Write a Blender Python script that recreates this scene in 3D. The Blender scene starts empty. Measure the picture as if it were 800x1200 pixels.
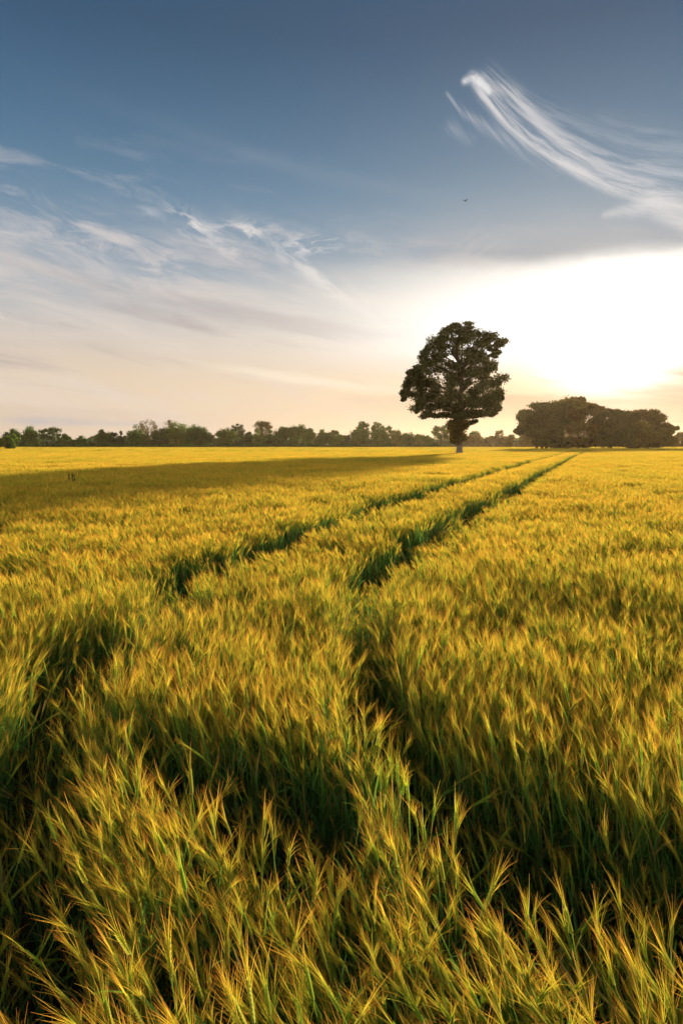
import bpy, math, random
import numpy as np
from mathutils import Vector, Euler, Matrix
R = math.radians
sc = bpy.context.scene
C = sc.collection

# ------------------------------------------------------------------ camera
CAM_Z = 2.12
F = 800.0                                   # focal length in photo pixels (24 mm on a 36 mm tall frame)
PITCH = math.atan((600 - 521.0) / F)
cd = bpy.data.cameras.new('camera'); cam = bpy.data.objects.new('camera', cd); C.objects.link(cam)
cam.location = (0, 0, CAM_Z); cam.rotation_euler = (math.pi/2 - PITCH, 0, 0)
cd.sensor_fit = 'VERTICAL'; cd.sensor_height = 36; cd.sensor_width = 24; cd.lens = 24
cd.clip_start = 0.05; cd.clip_end = 9000
sc.camera = cam

def ray(x, y):
    a = (x - 400) / F; b = (600 - y) / F
    c, s = math.cos(PITCH), math.sin(PITCH)
    return (a, c + b*s, -s + b*c)
def on_plane(x, y, z=0.0):                  # point of the level plane z seen at a photo pixel
    d = ray(x, y); t = (z - CAM_Z) / d[2]
    return (d[0]*t, d[1]*t)
def at(x, y, D):                            # point at distance D (along +Y) seen at a photo pixel
    d = ray(x, y); t = D / d[1]
    return (d[0]*t, D, CAM_Z + d[2]*t)
def angles(x, y):
    d = Vector(ray(x, y)).normalized()
    return math.atan2(d.x, d.y), math.asin(d.z)

# ------------------------------------------------------------------ sun, sky, exposure
SUN_AZ, _ = angles(658, 455)
SUN_EL = R(8.0)
HAZE = 0.00006
sv = Vector((math.sin(SUN_AZ)*math.cos(SUN_EL), math.cos(SUN_AZ)*math.cos(SUN_EL), math.sin(SUN_EL)))
sl = bpy.data.lights.new('sun', 'SUN'); sun = bpy.data.objects.new('sun', sl); C.objects.link(sun)
sl.energy = 5.0; sl.angle = R(2.0); sl.color = (1.0, 0.77, 0.45)
sun.rotation_euler = (-sv).to_track_quat('-Z', 'Y').to_euler(); sun.location = (60, 150, 60)
sc.view_settings.view_transform = 'Standard'; sc.view_settings.look = 'None'
sc.view_settings.gamma = 1; sc.view_settings.use_curve_mapping = False
sc.view_settings.exposure = 1.0
cy = sc.cycles
cy.max_bounces = 3; cy.diffuse_bounces = 3; cy.glossy_bounces = 1; cy.transmission_bounces = 3
cy.sample_clamp_direct = 6.0; cy.sample_clamp_indirect = 3.0
cy.transparent_max_bounces = 4; cy.volume_bounces = 1; cy.use_denoising = True; cy.denoiser = 'OPENIMAGEDENOISE'; cy.denoising_prefilter = 'ACCURATE'; cy.denoising_input_passes = 'RGB_ALBEDO_NORMAL'
cy.caustics_reflective = False; cy.caustics_refractive = False
cy.use_adaptive_sampling = True; cy.adaptive_threshold = 0.02

w = bpy.data.worlds.new('World'); sc.world = w; w.use_nodes = True
NT = w.node_tree; NT.nodes.clear()

class E:                                    # a tiny expression wrapper over math nodes
    nt = NT
    def __init__(s, v): s.v = v
    @staticmethod
    def op(name, *a, clamp=False):
        n = E.nt.nodes.new('ShaderNodeMath'); n.operation = name; n.use_clamp = clamp
        for i, q in enumerate(a):
            q = q.v if isinstance(q, E) else q
            if isinstance(q, (int, float)): n.inputs[i].default_value = q
            else: E.nt.links.new(q, n.inputs[i])
        return E(n.outputs[0])
    def __add__(s, o): return E.op('ADD', s, o)
    __radd__ = __add__
    def __sub__(s, o): return E.op('SUBTRACT', s, o)
    def __rsub__(s, o): return E.op('SUBTRACT', o, s)
    def __mul__(s, o): return E.op('MULTIPLY', s, o)
    __rmul__ = __mul__
    def __truediv__(s, o): return E.op('DIVIDE', s, o)
    def pow(s, k): return E.op('POWER', E.op('MAXIMUM', s, 0.0), k)
def sstep(x, a, b):                         # smooth step from a to b (a may be above b)
    n = E.nt.nodes.new('ShaderNodeMapRange'); n.interpolation_type = 'SMOOTHSTEP'
    if a <= b: n.inputs[1].default_value, n.inputs[2].default_value = a, b; n.inputs[3].default_value, n.inputs[4].default_value = 0, 1
    else: n.inputs[1].default_value, n.inputs[2].default_value = b, a; n.inputs[3].default_value, n.inputs[4].default_value = 1, 0
    E.nt.links.new(x.v, n.inputs[0]); return E(n.outputs[0])
def gauss(x, w): return E.op('EXPONENT', (x*x) * (-1.0/(w*w)))
def noise(x, y, z=0.0, scale=1.0, detail=4, rough=0.55, dist=0.0):
    c = E.nt.nodes.new('ShaderNodeCombineXYZ')
    for i, q in enumerate((x, y, z)):
        if isinstance(q, E): E.nt.links.new(q.v, c.inputs[i])
        else: c.inputs[i].default_value = q
    n = E.nt.nodes.new('ShaderNodeTexNoise'); n.inputs['Scale'].default_value = scale
    n.inputs['Detail'].default_value = detail; n.inputs['Roughness'].default_value = rough
    n.inputs['Distortion'].default_value = dist
    E.nt.links.new(c.outputs[0], n.inputs['Vector']); return E(n.outputs[0])
def mixc(f, a, b):
    n = E.nt.nodes.new('ShaderNodeMix'); n.data_type = 'RGBA'
    for i, q in ((0, f), (6, a), (7, b)):
        q = q.v if isinstance(q, E) else q
        if isinstance(q, (int, float)): n.inputs[i].default_value = q
        elif isinstance(q, tuple): n.inputs[i].default_value = (*q, 1) if len(q) == 3 else q
        else: E.nt.links.new(q, n.inputs[i])
    return n.outputs[2]
def s2l(*c): return tuple(((v/255+0.055)/1.055)**2.4 if v > 10 else v/255/12.92 for v in c)
def K(r, g, b, k=1.0): return tuple(v*10*k for v in s2l(r, g, b))     # background strength is 0.1

tc = NT.nodes.new('ShaderNodeTexCoord'); sp = NT.nodes.new('ShaderNodeSeparateXYZ')
NT.links.new(tc.outputs['Generated'], sp.inputs[0])
dx, dy, dz = E(sp.outputs[0]), E(sp.outputs[1]), E(sp.outputs[2])
az = E.op('ARCTAN2', dx, dy); el = E.op('ARCSINE', E.op('MINIMUM', E.op('MAXIMUM', dz, -1.0), 1.0))
# angles measured in photo-like units near the view axis: 1 unit = 800 px
sky = NT.nodes.new('ShaderNodeTexSky'); sky.sky_type = 'NISHITA'; sky.sun_disc = False
sky.sun_elevation = SUN_EL; sky.sun_rotation = SUN_AZ; sky.air_density = 1.0; sky.dust_density = 1.5; sky.ozone_density = 2.0
ramp = NT.nodes.new('ShaderNodeValToRGB'); cr = ramp.color_ramp; cr.interpolation = 'B_SPLINE'
def EL(y): return angles(400, y)[1]
EMAX = 0.7
# elevation ramp of clear evening air, left of the sun
stops = [(0.0, (220, 202, 186)), (EL(500), (224, 204, 186)), (EL(465), (235, 211, 185)), (EL(430), (230, 208, 186)),
         (EL(390), (208, 200, 194)), (EL(350), (178, 184, 190)), (EL(310), (146, 163, 180)), (EL(260), (114, 144, 168)),
         (EL(200), (90, 125, 154)), (EL(120), (68, 103, 134)), (EL(40), (53, 84, 114)), (0.7, (44, 70, 98))]
els = cr.elements
while len(els) > 1: els.remove(els[-1])
for i, (p, c) in enumerate(stops):
    e = els[0] if i == 0 else els.new(min(1, p/EMAX))
    e.position = min(1, max(0, p/EMAX)); e.color = (*s2l(*c), 1)
NT.links.new((el / EMAX).v, ramp.inputs[0])
sc10 = NT.nodes.new('ShaderNodeVectorMath'); sc10.operation = 'SCALE'; sc10.inputs['Scale'].default_value = 10
NT.links.new(ramp.outputs[0], sc10.inputs[0])
col = mixc(0.88, sky.outputs[0], sc10.outputs[0])
# darker away from the sun (left and behind)
A0 = angles(740, 380)
def A(x, y): return angles(x, y)
# ---- clouds
# high veil, combed streaks tilted slightly
rot = R(9)
ca, sa = math.cos(rot), math.sin(rot)
p = az*ca - el*sa; q = az*sa + el*ca
warp = noise(az, el, 3.1, 2.5, 3, 0.5)
st1 = noise(p*1.6, (q + warp*0.05)*9.0, 0.0, 2.2, 7, 0.62, 0.4)
st2 = noise(p*2.4 + 5.0, q*11.0 + warp*0.9, 2.0, 3.0, 8, 0.64, 0.35)
band = sstep(el, EL(235), EL(330)) * sstep(el, EL(530), EL(470))
leftm = sstep(az, A(-60, 300)[0], A(120, 300)[0])
veil = sstep(st1, 0.42, 0.68) * band
wisp = sstep(st2, 0.50, 0.72) * gauss(el - EL(315) + (az)*0.10, 0.075) * sstep(az, A(520, 300)[0], A(380, 300)[0])
col = mixc(veil*0.55, col, K(230, 216, 206))
col = mixc(wisp*0.55, col, K(226, 216, 210))
# grey-mauve undersides low in the veil
st3 = noise(p*1.2 + 9.0, q*11.0, 7.0, 2.0, 5, 0.55, 0.3)
greyb = sstep(st3, 0.50, 0.68) * gauss(el - EL(405), 0.07)
col = mixc(greyb*0.8, col, K(176, 166, 166))
# long bright low streak left of the tree
lx = (az - A(360, 445)[0]); ly = (el - A(360, 445)[1]) + lx*0.12
strk = gauss(ly + (noise(az*6.0, el*30.0, 1.0, 2.0, 4)-0.5)*0.014, 0.0065) * sstep(az, A(180, 445)[0], A(400, 445)[0]) * sstep(az, A(540, 445)[0], A(450, 445)[0])
col = mixc(strk*0.7, col, K(255, 240, 215, 1.05))
# small torn wisps
def spot(x, y, wx, wy, tilt, amt, colr, nsc=9.0, lo=0.44, hi=0.60, sd=0.0):
    global col
    a0, e0 = A(x, y); t = R(tilt); c_, s_ = math.cos(t), math.sin(t)
    X = (az - a0)*c_ + (el - e0)*s_; Y = (el - e0)*c_ - (az - a0)*s_
    n = noise(X*1.0 + sd, Y*3.2, sd, nsc*2.2, 7, 0.66, 0.6)
    m = E.op('EXPONENT', ((X*X)*(-1/wx**2)) + ((Y*Y)*(-1/wy**2)))
    col = mixc(m * sstep(n, lo, hi) * amt, col, colr)
spot(228, 268, .035, .014, -28, .95, K(228, 222, 218), sd=1)
spot(280, 272, .040, .012, 6, .95, K(228, 222, 218), sd=2)
spot(362, 286, .040, .012, 8, .95, K(232, 226, 222), sd=3)
spot(262, 292, .045, .010, -20, .55, K(226, 218, 212), sd=4)
spot(150, 305, .16, .035, -14, .55, K(222, 212, 206), 5, sd=5)
spot(70, 290, .09, .016, -16, .45, K(214, 208, 206), 6, sd=9)
spot(380, 330, .10, .012, -32, .65, K(238, 230, 224), 5, sd=10)
spot(560, 305, .035, .03, 30, .40, K(222, 214, 208), sd=6)
spot(175, 248, .014, .006, -10, .55, K(190, 195, 202), sd=7)
spot(20, 375, .10, .010, -4, .5, K(238, 222, 210), 4, sd=11)
spot(60, 494, .05, .006, 0, .7, K(176, 180, 192), 4, lo=.3, hi=.5, sd=12)
spot(150, 497, .06, .004, 0, .4, K(184, 186, 194), 4, lo=.3, hi=.5, sd=13)
# faint long thin streak high up
a0, e0 = A(350, 195); X = az - a0; Y = el - e0 + X*0.20
col = mixc(gauss(Y + (noise(az*5.0, el*5.0, 4.0, 2.0, 3)-0.5)*0.03, 0.010)*gauss(X, 0.22)*0.055, col, K(215, 212, 212))
# grey bank above the bright opening round the sun
a0, e0 = A(720, 300)
edge = (noise(az*3.0, el*9.0, 5.0, 2.0, 5, 0.6) - 0.5)*0.05
bank = gauss(el - e0 + edge, 0.045) * sstep(az, A(430, 300)[0], A(640, 300)[0])
col = mixc(bank*0.75, col, K(168, 170, 176))
# thin broken layer lit from behind
X = az - A0[0]; Y = el - A0[1]
g = E.op('EXPONENT', ((X*X)*(-1/0.27**2)) + ((Y*Y)*(-1/0.078**2)))
g2 = E.op('EXPONENT', ((X*X)*(-1/0.40**2)) + ((Y*Y)*(-1/0.12**2)))
topm = sstep(el + edge*0.8, EL(298), EL(326))*(sstep(el + edge, EL(458), EL(402))*0.85 + 0.15)
texg = noise(p*1.5, q*10.0, 11.0, 2.0, 6, 0.6, 0.3)
col = mixc(g2*topm*(0.35 + texg*0.6), col, K(250, 236, 218, 1.0))
col = mixc(E.op('MINIMUM', g*topm*1.9, 1.0), col, K(255, 252, 246, 1.25))
# glare of the veiled sun itself
sx, sy = A(715, 408)
core = E.op('EXPONENT', (((az-sx)*(az-sx)) + ((el-sy)*(el-sy))) * (-1/0.062**2))
col = mixc(core, col, K(255, 246, 232, 5.0))
# warm low band under the opening, right of the tree
warmb = gauss(el - EL(478), 0.045) * gauss(az - A(700, 470)[0], 0.33)
col = mixc(warmb*0.75, col, K(244, 208, 168, 1.0))
gb = sstep(noise(p*1.5 + 2.0, q*12.0, 15.0, 2.0, 5, 0.6, 0.3), 0.42, 0.60)*gauss(el - EL(455), 0.034)*sstep(az, A(400, 460)[0], A(600, 460)[0])
col = mixc(gb*0.75, col, K(222, 190, 160))
# comet-shaped cirrus, upper right
def polyline_cloud(pts, amt, colr, sd):
    """pts: (x, y, width_px, strength); a fibre running through the points"""
    global col
    tot = None
    for (x0, y0, w0, k0), (x1, y1, w1, k1) in zip(pts, pts[1:]):
        a, b = A(x0, y0), A(x1, y1)
        vx, vy = b[0]-a[0], b[1]-a[1]; L = math.hypot(vx, vy); vx /= L; vy /= L
        T = ((az-a[0])*vx + (el-a[1])*vy) / L
        N = (el-a[1])*vx - (az-a[0])*vy + (noise(az, el, sd, 14.0, 3, 0.5) - 0.5)*0.012
        Tc = E.op('MINIMUM', E.op('MAXIMUM', T, 0.0), 1.0)
        along = (T - Tc)*L
        W = Tc*((w1-w0)/F) + w0/F
        m = E.op('EXPONENT', (N*N + along*along) / (W*W) * -1.0) * (Tc*(k1-k0) + k0)
        tot = m if tot is None else E.op('MAXIMUM', tot, m)
    return tot
hx, hy = A(555, 95); ex, ey = A(800, 240)
vx, vy = ex-hx, ey-hy; L = math.hypot(vx, vy); vx /= L; vy /= L
S = (az-hx)*vx + (el-hy)*vy; N = (el-hy)*vx - (az-hx)*vy
s01 = S / L
wv = (noise(az, el, 8.0, 7.0, 3, 0.5) - 0.5)*0.016
bend = N + s01*(1.0 - s01)*0.085 + wv            # distance from the sagging axis of the tail
fan = bend / (E.op('MAXIMUM', s01, 0.0)*0.75 + 0.45)
fib = noise(S*4.0 + fan*6.0, fan*38.0, 0.0, 2.3, 9, 0.68, 0.5)
fib2 = noise(S*5.0, bend*60.0, 3.0, 2.0, 6, 0.7, 0.8)
on = sstep(s01, -0.02, 0.06)
f1 = gauss(bend + 0.002, 0.0062)*on*0.72                                    # lower filament
f2 = gauss(bend - (1.0 - s01)*0.030*sstep(s01, 0.0, 0.2), 0.0085)*on*0.6     # upper filament, joining it
f3 = polyline_cloud([(524,110,2.5,.3),(545,132,4,.4),(575,152,5,.35),(610,176,6,.25),(650,200,6,.15)], 1, None, 3)
f4 = sstep(bend, -0.014, 0.0)*sstep(fan, 0.085, 0.0)*on*0.55                 # feathery upper side
f5 = polyline_cloud([(528,150,7,.2),(550,166,5,.15)], 1, None, 4)
f6 = polyline_cloud([(700,138,8,.08),(760,158,10,.16),(860,196,14,.16)], 1, None, 5)
f7 = polyline_cloud([(708,252,3,.55),(740,245,7,.9),(762,241,8,1),(790,254,9,.9),(830,272,12,.8)], 1, None, 6)
head = polyline_cloud([(544,96,3,.7),(553,92,4.5,1.2),(562,98,5,1.1),(572,108,3,.9)], 1, None, 7)
t1 = E.op('MAXIMUM', f1, f2)
soft = E.op('MAXIMUM', E.op('MAXIMUM', f3, f4), E.op('MAXIMUM', f5, f6))
col = mixc(soft*sstep(fib, 0.36, 0.64)*1.35, col, K(206, 206, 210))
col = mixc(t1*(sstep(fib, 0.30, 0.62)*0.85+0.15)*1.0, col, K(224, 220, 218))
col = mixc(f7*(sstep(fib2, 0.25, 0.65)*0.6+0.4)*0.85, col, K(226, 222, 220))
hn = noise(az, el, 2.0, 30.0, 7, 0.72, 0.6)
col = mixc(E.op('MINIMUM', head*sstep(hn, 0.28, 0.62)*1.05, 1.0), col, K(232, 231, 230))
# pale sky behind the camera, over-brightened as added fill for shaded sides
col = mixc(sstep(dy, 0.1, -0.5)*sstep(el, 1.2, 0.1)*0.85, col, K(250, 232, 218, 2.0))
# below the horizon: dull field light
col = mixc(sstep(el, 0.0, -0.03), col, K(120, 100, 60))
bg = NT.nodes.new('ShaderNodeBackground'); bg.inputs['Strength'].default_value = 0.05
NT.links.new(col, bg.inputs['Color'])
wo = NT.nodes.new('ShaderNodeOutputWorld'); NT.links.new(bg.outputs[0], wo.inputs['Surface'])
w.cycles.sampling_method = 'AUTOMATIC'

# ------------------------------------------------------------------ helpers
def tag(o, label=None, cat=None, group=None, kind=None):
    for k, v in (('label', label), ('category', cat), ('group', group), ('kind', kind)):
        if v: o[k] = v
    return o
def empty(name, loc, label, cat, group=None):
    o = bpy.data.objects.new(name, None); C.objects.link(o); o.location = loc; o.empty_display_size = .5
    return tag(o, label, cat, group)
def mesh_obj(name, V, Fc, mats, parent=None, midx=None, attrs=None, loc=None, smooth=False, link=True):
    """V (n,3); Fc (m,4) quads or (m,3) tris"""
    V = np.asarray(V, np.float32); Fc = np.asarray(Fc, np.int32)
    me = bpy.data.meshes.new(name)
    k = Fc.shape[1]
    me.vertices.add(len(V)); me.vertices.foreach_set('co', V.ravel())
    me.loops.add(Fc.size); me.loops.foreach_set('vertex_index', Fc.ravel())
    me.polygons.add(len(Fc)); me.polygons.foreach_set('loop_start', np.arange(0, Fc.size, k, dtype=np.int32))
    for m in mats: me.materials.append(m)
    if midx is not None: me.polygons.foreach_set('material_index', np.asarray(midx, np.int32))
    if smooth: me.polygons.foreach_set('use_smooth', np.ones(len(Fc), bool))
    for n, a in (attrs or {}).items():
        at_ = me.attributes.new(n, 'FLOAT', 'POINT'); at_.data.foreach_set('value', np.asarray(a, np.float32))
    me.update(); me.validate()
    o = bpy.data.objects.new(name, me)
    if link: C.objects.link(o)
    if parent: o.parent = parent
    if loc is not None: o.location = loc
    return o

def mat_nodes(name):
    m = bpy.data.materials.new(name); m.use_nodes = True; nt = m.node_tree; nt.nodes.clear()
    E.nt = nt
    return m, nt
def attr(nt, name):
    n = nt.nodes.new('ShaderNodeAttribute'); n.attribute_name = name; return E(n.outputs['Fac'])
def ramp_node(nt, fac, stops):
    n = nt.nodes.new('ShaderNodeValToRGB'); els = n.color_ramp.elements
    while len(els) > 1: els.remove(els[-1])
    for i, (p, c) in enumerate(stops):
        e = els[0] if i == 0 else els.new(p)
        e.position = p; e.color = (*c, 1)
    nt.links.new(fac.v, n.inputs[0]); return n.outputs[0]
def leafy_shader(nt, color, transl=0.45, gloss=0.04, grough=0.4, tcol=None):
    d = nt.nodes.new('ShaderNodeBsdfDiffuse'); t = nt.nodes.new('ShaderNodeBsdfTranslucent')
    g = nt.nodes.new('ShaderNodeBsdfGlossy'); g.inputs['Roughness'].default_value = grough
    nt.links.new(color, g.inputs['Color'])
    a = nt.nodes.new('ShaderNodeMixShader'); b = nt.nodes.new('ShaderNodeMixShader'); o = nt.nodes.new('ShaderNodeOutputMaterial')
    nt.links.new(color, d.inputs[0]); nt.links.new(tcol or color, t.inputs[0])
    a.inputs[0].default_value = transl; nt.links.new(d.outputs[0], a.inputs[1]); nt.links.new(t.outputs[0], a.inputs[2])
    b.inputs[0].default_value = gloss; nt.links.new(a.outputs[0], b.inputs[1]); nt.links.new(g.outputs[0], b.inputs[2])
    nt.links.new(b.outputs[0], o.inputs[0])
def hsv(nt, color, h=None, s=None, v=None):
    n = nt.nodes.new('ShaderNodeHueSaturation'); nt.links.new(color, n.inputs['Color'])
    for k, q in (('Hue', h), ('Saturation', s), ('Value', v)):
        if q is None: continue
        if isinstance(q, E): nt.links.new(q.v, n.inputs[k])
        else: n.inputs[k].default_value = q
    return n.outputs[0]

# ------------------------------------------------------------------ materials
# barley: stalk and leaf
m_stem, nt = mat_nodes('barley_stem')
oi = nt.nodes.new('ShaderNodeObjectInfo'); rnd = E(oi.outputs['Random'])
r = attr(nt, 'r'); t = attr(nt, 't')
rr = E.op('FRACT', r + rnd)
c1 = ramp_node(nt, t, [(0, (.16, .12, .05)), (.25, (.08, .17, .05)), (.62, (.10, .25, .055)), (1, (.30, .44, .05))])
c2 = ramp_node(nt, t, [(0, (.22, .16, .07)), (.35, (.16, .15, .05)), (1, (.34, .27, .07))])
cc = mixc(sstep(rr, 0.80, 0.86), c1, c2)
cc = hsv(nt, cc, v=rr*0.6 + 0.7)
leafy_shader(nt, cc, 0.45, 0.06, 0.5)
# barley: ear and awns
m_awn, nt = mat_nodes('barley_ear')
oi = nt.nodes.new('ShaderNodeObjectInfo'); rnd = E(oi.outputs['Random'])
r = attr(nt, 'r'); t = attr(nt, 't'); rr = E.op('FRACT', r + rnd)
c1 = ramp_node(nt, t, [(0, (.34, .38, .07)), (.16, (.40, .42, .06)), (.34, (.54, .60, .06)), (.62, (.90, .66, .07)), (.88, (.88, .46, .07)), (1, (.74, .22, .07))])
c2 = ramp_node(nt, t, [(0, (.20, .36, .05)), (.5, (.50, .62, .06)), (1, (.80, .56, .07))])
sl_ = nt.nodes.new('ShaderNodeSeparateXYZ'); nt.links.new(oi.outputs['Location'], sl_.inputs[0])
ripe = noise(E(sl_.outputs[0]), E(sl_.outputs[1]), 0.0, 0.11, 4, 0.65)
cc = mixc(sstep(rr + (ripe - 0.5)*1.5, 0.45, 0.8), c1, c2)
cc = hsv(nt, cc, v=E.op('FRACT', rr*7.3)*0.65 + 0.58 + (0.5 - ripe)*0.35)
leafy_shader(nt, cc, 0.55, 0.06, 0.5)

def leaf_mat(name, base, var=0.45, transl=0.5, warm=0.02, gloss=0.03):
    m, nt = mat_nodes(name)
    r = attr(nt, 'r'); c = attr(nt, 'c')
    rgb = nt.nodes.new('ShaderNodeRGB'); rgb.outputs[0].default_value = (*base, 1)
    o = hsv(nt, rgb.outputs[0], h=0.5 - warm*1.0 + c*warm*2.0 + (r-0.5)*0.02, v=(r-0.5)*var + (c-0.5)*var*1.2 + 1.0)
    leafy_shader(nt, o, transl, gloss, 0.4)
    return m
m_leaf = {k: leaf_mat('leaf_'+k, c) for k, c in dict(
    dark=(.062, .120, .030), mid=(.085, .155, .034), light=(.140, .200, .040), yellow=(.180, .190, .045), brown=(.140, .115, .050),
    blue=(.060, .100, .050), oak=(.085, .090, .028), bush=(.140, .105, .024)).items()}
def bark_mat(name, c, sc_=6.0):
    m, nt = mat_nodes(name)
    tcx = nt.nodes.new('ShaderNodeTexCoord'); s = nt.nodes.new('ShaderNodeSeparateXYZ'); nt.links.new(tcx.outputs['Object'], s.inputs[0])
    n = noise(E(s.outputs[0])*4.0, E(s.outputs[1])*4.0, E(s.outputs[2])*0.8, sc_*.4, 6, .65)
    colr = ramp_node(nt, n, [(.3, tuple(v*.45 for v in c)), (.5, c), (.75, tuple(v*1.5 for v in c))])
    b = nt.nodes.new('ShaderNodeBsdfDiffuse'); nt.links.new(colr, b.inputs[0])
    bp = nt.nodes.new('ShaderNodeBump'); bp.inputs['Strength'].default_value = .6; bp.inputs['Distance'].default_value = .05
    nt.links.new(n.v, bp.inputs['Height']); nt.links.new(bp.outputs[0], b.inputs['Normal'])
    o = nt.nodes.new('ShaderNodeOutputMaterial'); nt.links.new(b.outputs[0], o.inputs[0]); return m
m_bark = bark_mat('bark', (.09, .065, .045)); m_bark_pale = bark_mat('bark_pale', (.17, .145, .12))

m_soil, nt = mat_nodes('soil')
tcx = nt.nodes.new('ShaderNodeTexCoord'); s = nt.nodes.new('ShaderNodeSeparateXYZ'); nt.links.new(tcx.outputs['Object'], s.inputs[0])
X, Y = E(s.outputs[0]), E(s.outputs[1])
n = noise(X, Y, 0, 9.0, 8, .7)
near = ramp_node(nt, n, [(.3, (.025, .018, .010)), (.55, (.06, .042, .022)), (.8, (.13, .10, .05))])
n2 = noise(X, Y, 0, .05, 6, .6)
far = ramp_node(nt, n2, [(.3, (.05, .07, .02)), (.7, (.11, .12, .03))])
cc = mixc(sstep(Y, 380.0, 430.0), near, far)
b = nt.nodes.new('ShaderNodeBsdfDiffuse'); nt.links.new(cc, b.inputs[0])
bp = nt.nodes.new('ShaderNodeBump'); bp.inputs['Distance'].default_value = .04; nt.links.new(n.v, bp.inputs['Height']); nt.links.new(bp.outputs[0], b.inputs['Normal'])
o = nt.nodes.new('ShaderNodeOutputMaterial'); nt.links.new(b.outputs[0], o.inputs[0])

# ------------------------------------------------------------------ ground
gs = 1100.0
gr = mesh_obj('ground', [(-gs, -150, 0), (gs, -150, 0), (gs, gs*1.2, 0), (-gs, gs*1.2, 0)], [(0, 1, 2, 3)], [m_soil])
tag(gr, kind='structure')

# ------------------------------------------------------------------ evening haze over the field
m_haze = bpy.data.materials.new('haze_air'); m_haze.use_nodes = True; nt = m_haze.node_tree; nt.nodes.clear()
vn = nt.nodes.new('ShaderNodeVolumePrincipled'); o = nt.nodes.new('ShaderNodeOutputMaterial'); nt.links.new(vn.outputs[0], o.inputs['Volume'])
vn.inputs['Color'].default_value = (1.0, .82, .60, 1); vn.inputs['Density'].default_value = HAZE; vn.inputs['Anisotropy'].default_value = .6
hz = [(-gs-5, gs+5), (-160, gs*1.2+5), (-1, 27)]
HV = [(hz[0][i], hz[1][j], hz[2][k]) for i in (0, 1) for j in (0, 1) for k in (0, 1)]
haze = mesh_obj('haze', HV, [(0, 1, 3, 2), (4, 6, 7, 5), (0, 4, 5, 1), (2, 3, 7, 6), (0, 2, 6, 4), (1, 5, 7, 3)], [m_haze])
tag(haze, 'thin warm evening haze lying over the field and trees', 'haze', kind='stuff')

# ------------------------------------------------------------------ numpy noise
def vnoise(x, y, seed=0):
    xi = np.floor(x).astype(np.int64); yi = np.floor(y).astype(np.int64); fx = x-xi; fy = y-yi
    fx = fx*fx*(3-2*fx); fy = fy*fy*(3-2*fy)
    def h(a, b):
        n = (a*374761393 + b*668265263 + seed*1442695041) & 0xffffffff
        n = ((n ^ (n >> 13))*1274126177) & 0xffffffff
        return ((n ^ (n >> 16)) & 0xffff)/65535.0
    return (h(xi, yi)*(1-fx)+h(xi+1, yi)*fx)*(1-fy) + (h(xi, yi+1)*(1-fx)+h(xi+1, yi+1)*fx)*fy
def fnoise(x, y, s, seed=0, oct=3):
    v = 0; a = 1; tot = 0
    for i in range(oct):
        v = v + a*vnoise(x/s*2**i, y/s*2**i, seed+i*17); tot += a; a *= .5
    return v/tot

# ------------------------------------------------------------------ barley plants
class MB:
    def __init__(s): s.V = []; s.F = []; s.M = []; s.T = []; s.Rn = []; s.n = 0
    def ribbon(s, P, W, N, mat, T, rn):
        """P (k,3) spine, W (k,) half widths, N (3,) side direction, T (k,) colour position"""
        k = len(P); P = np.asarray(P); W = np.asarray(W)[:, None]; N = np.asarray(N)
        v = np.empty((2*k, 3)); v[0::2] = P - N*W; v[1::2] = P + N*W
        s.V.append(v); i = s.n + 2*np.arange(k-1)
        s.F.append(np.stack([i, i+1, i+3, i+2], 1)); s.M.append(np.full(k-1, mat))
        s.T.append(np.repeat(T, 2)); s.Rn.append(np.full(2*k, rn)); s.n += 2*k
    def data(s):
        return np.concatenate(s.V), np.concatenate(s.F), np.concatenate(s.M), np.concatenate(s.T), np.concatenate(s.Rn)
    def obj(s, name):
        V, Fc, M, T, Rn = s.data()
        return mesh_obj(name, V, Fc, [m_stem, m_awn], midx=M, attrs={'t': T, 'r': Rn}, link=False)

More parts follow.
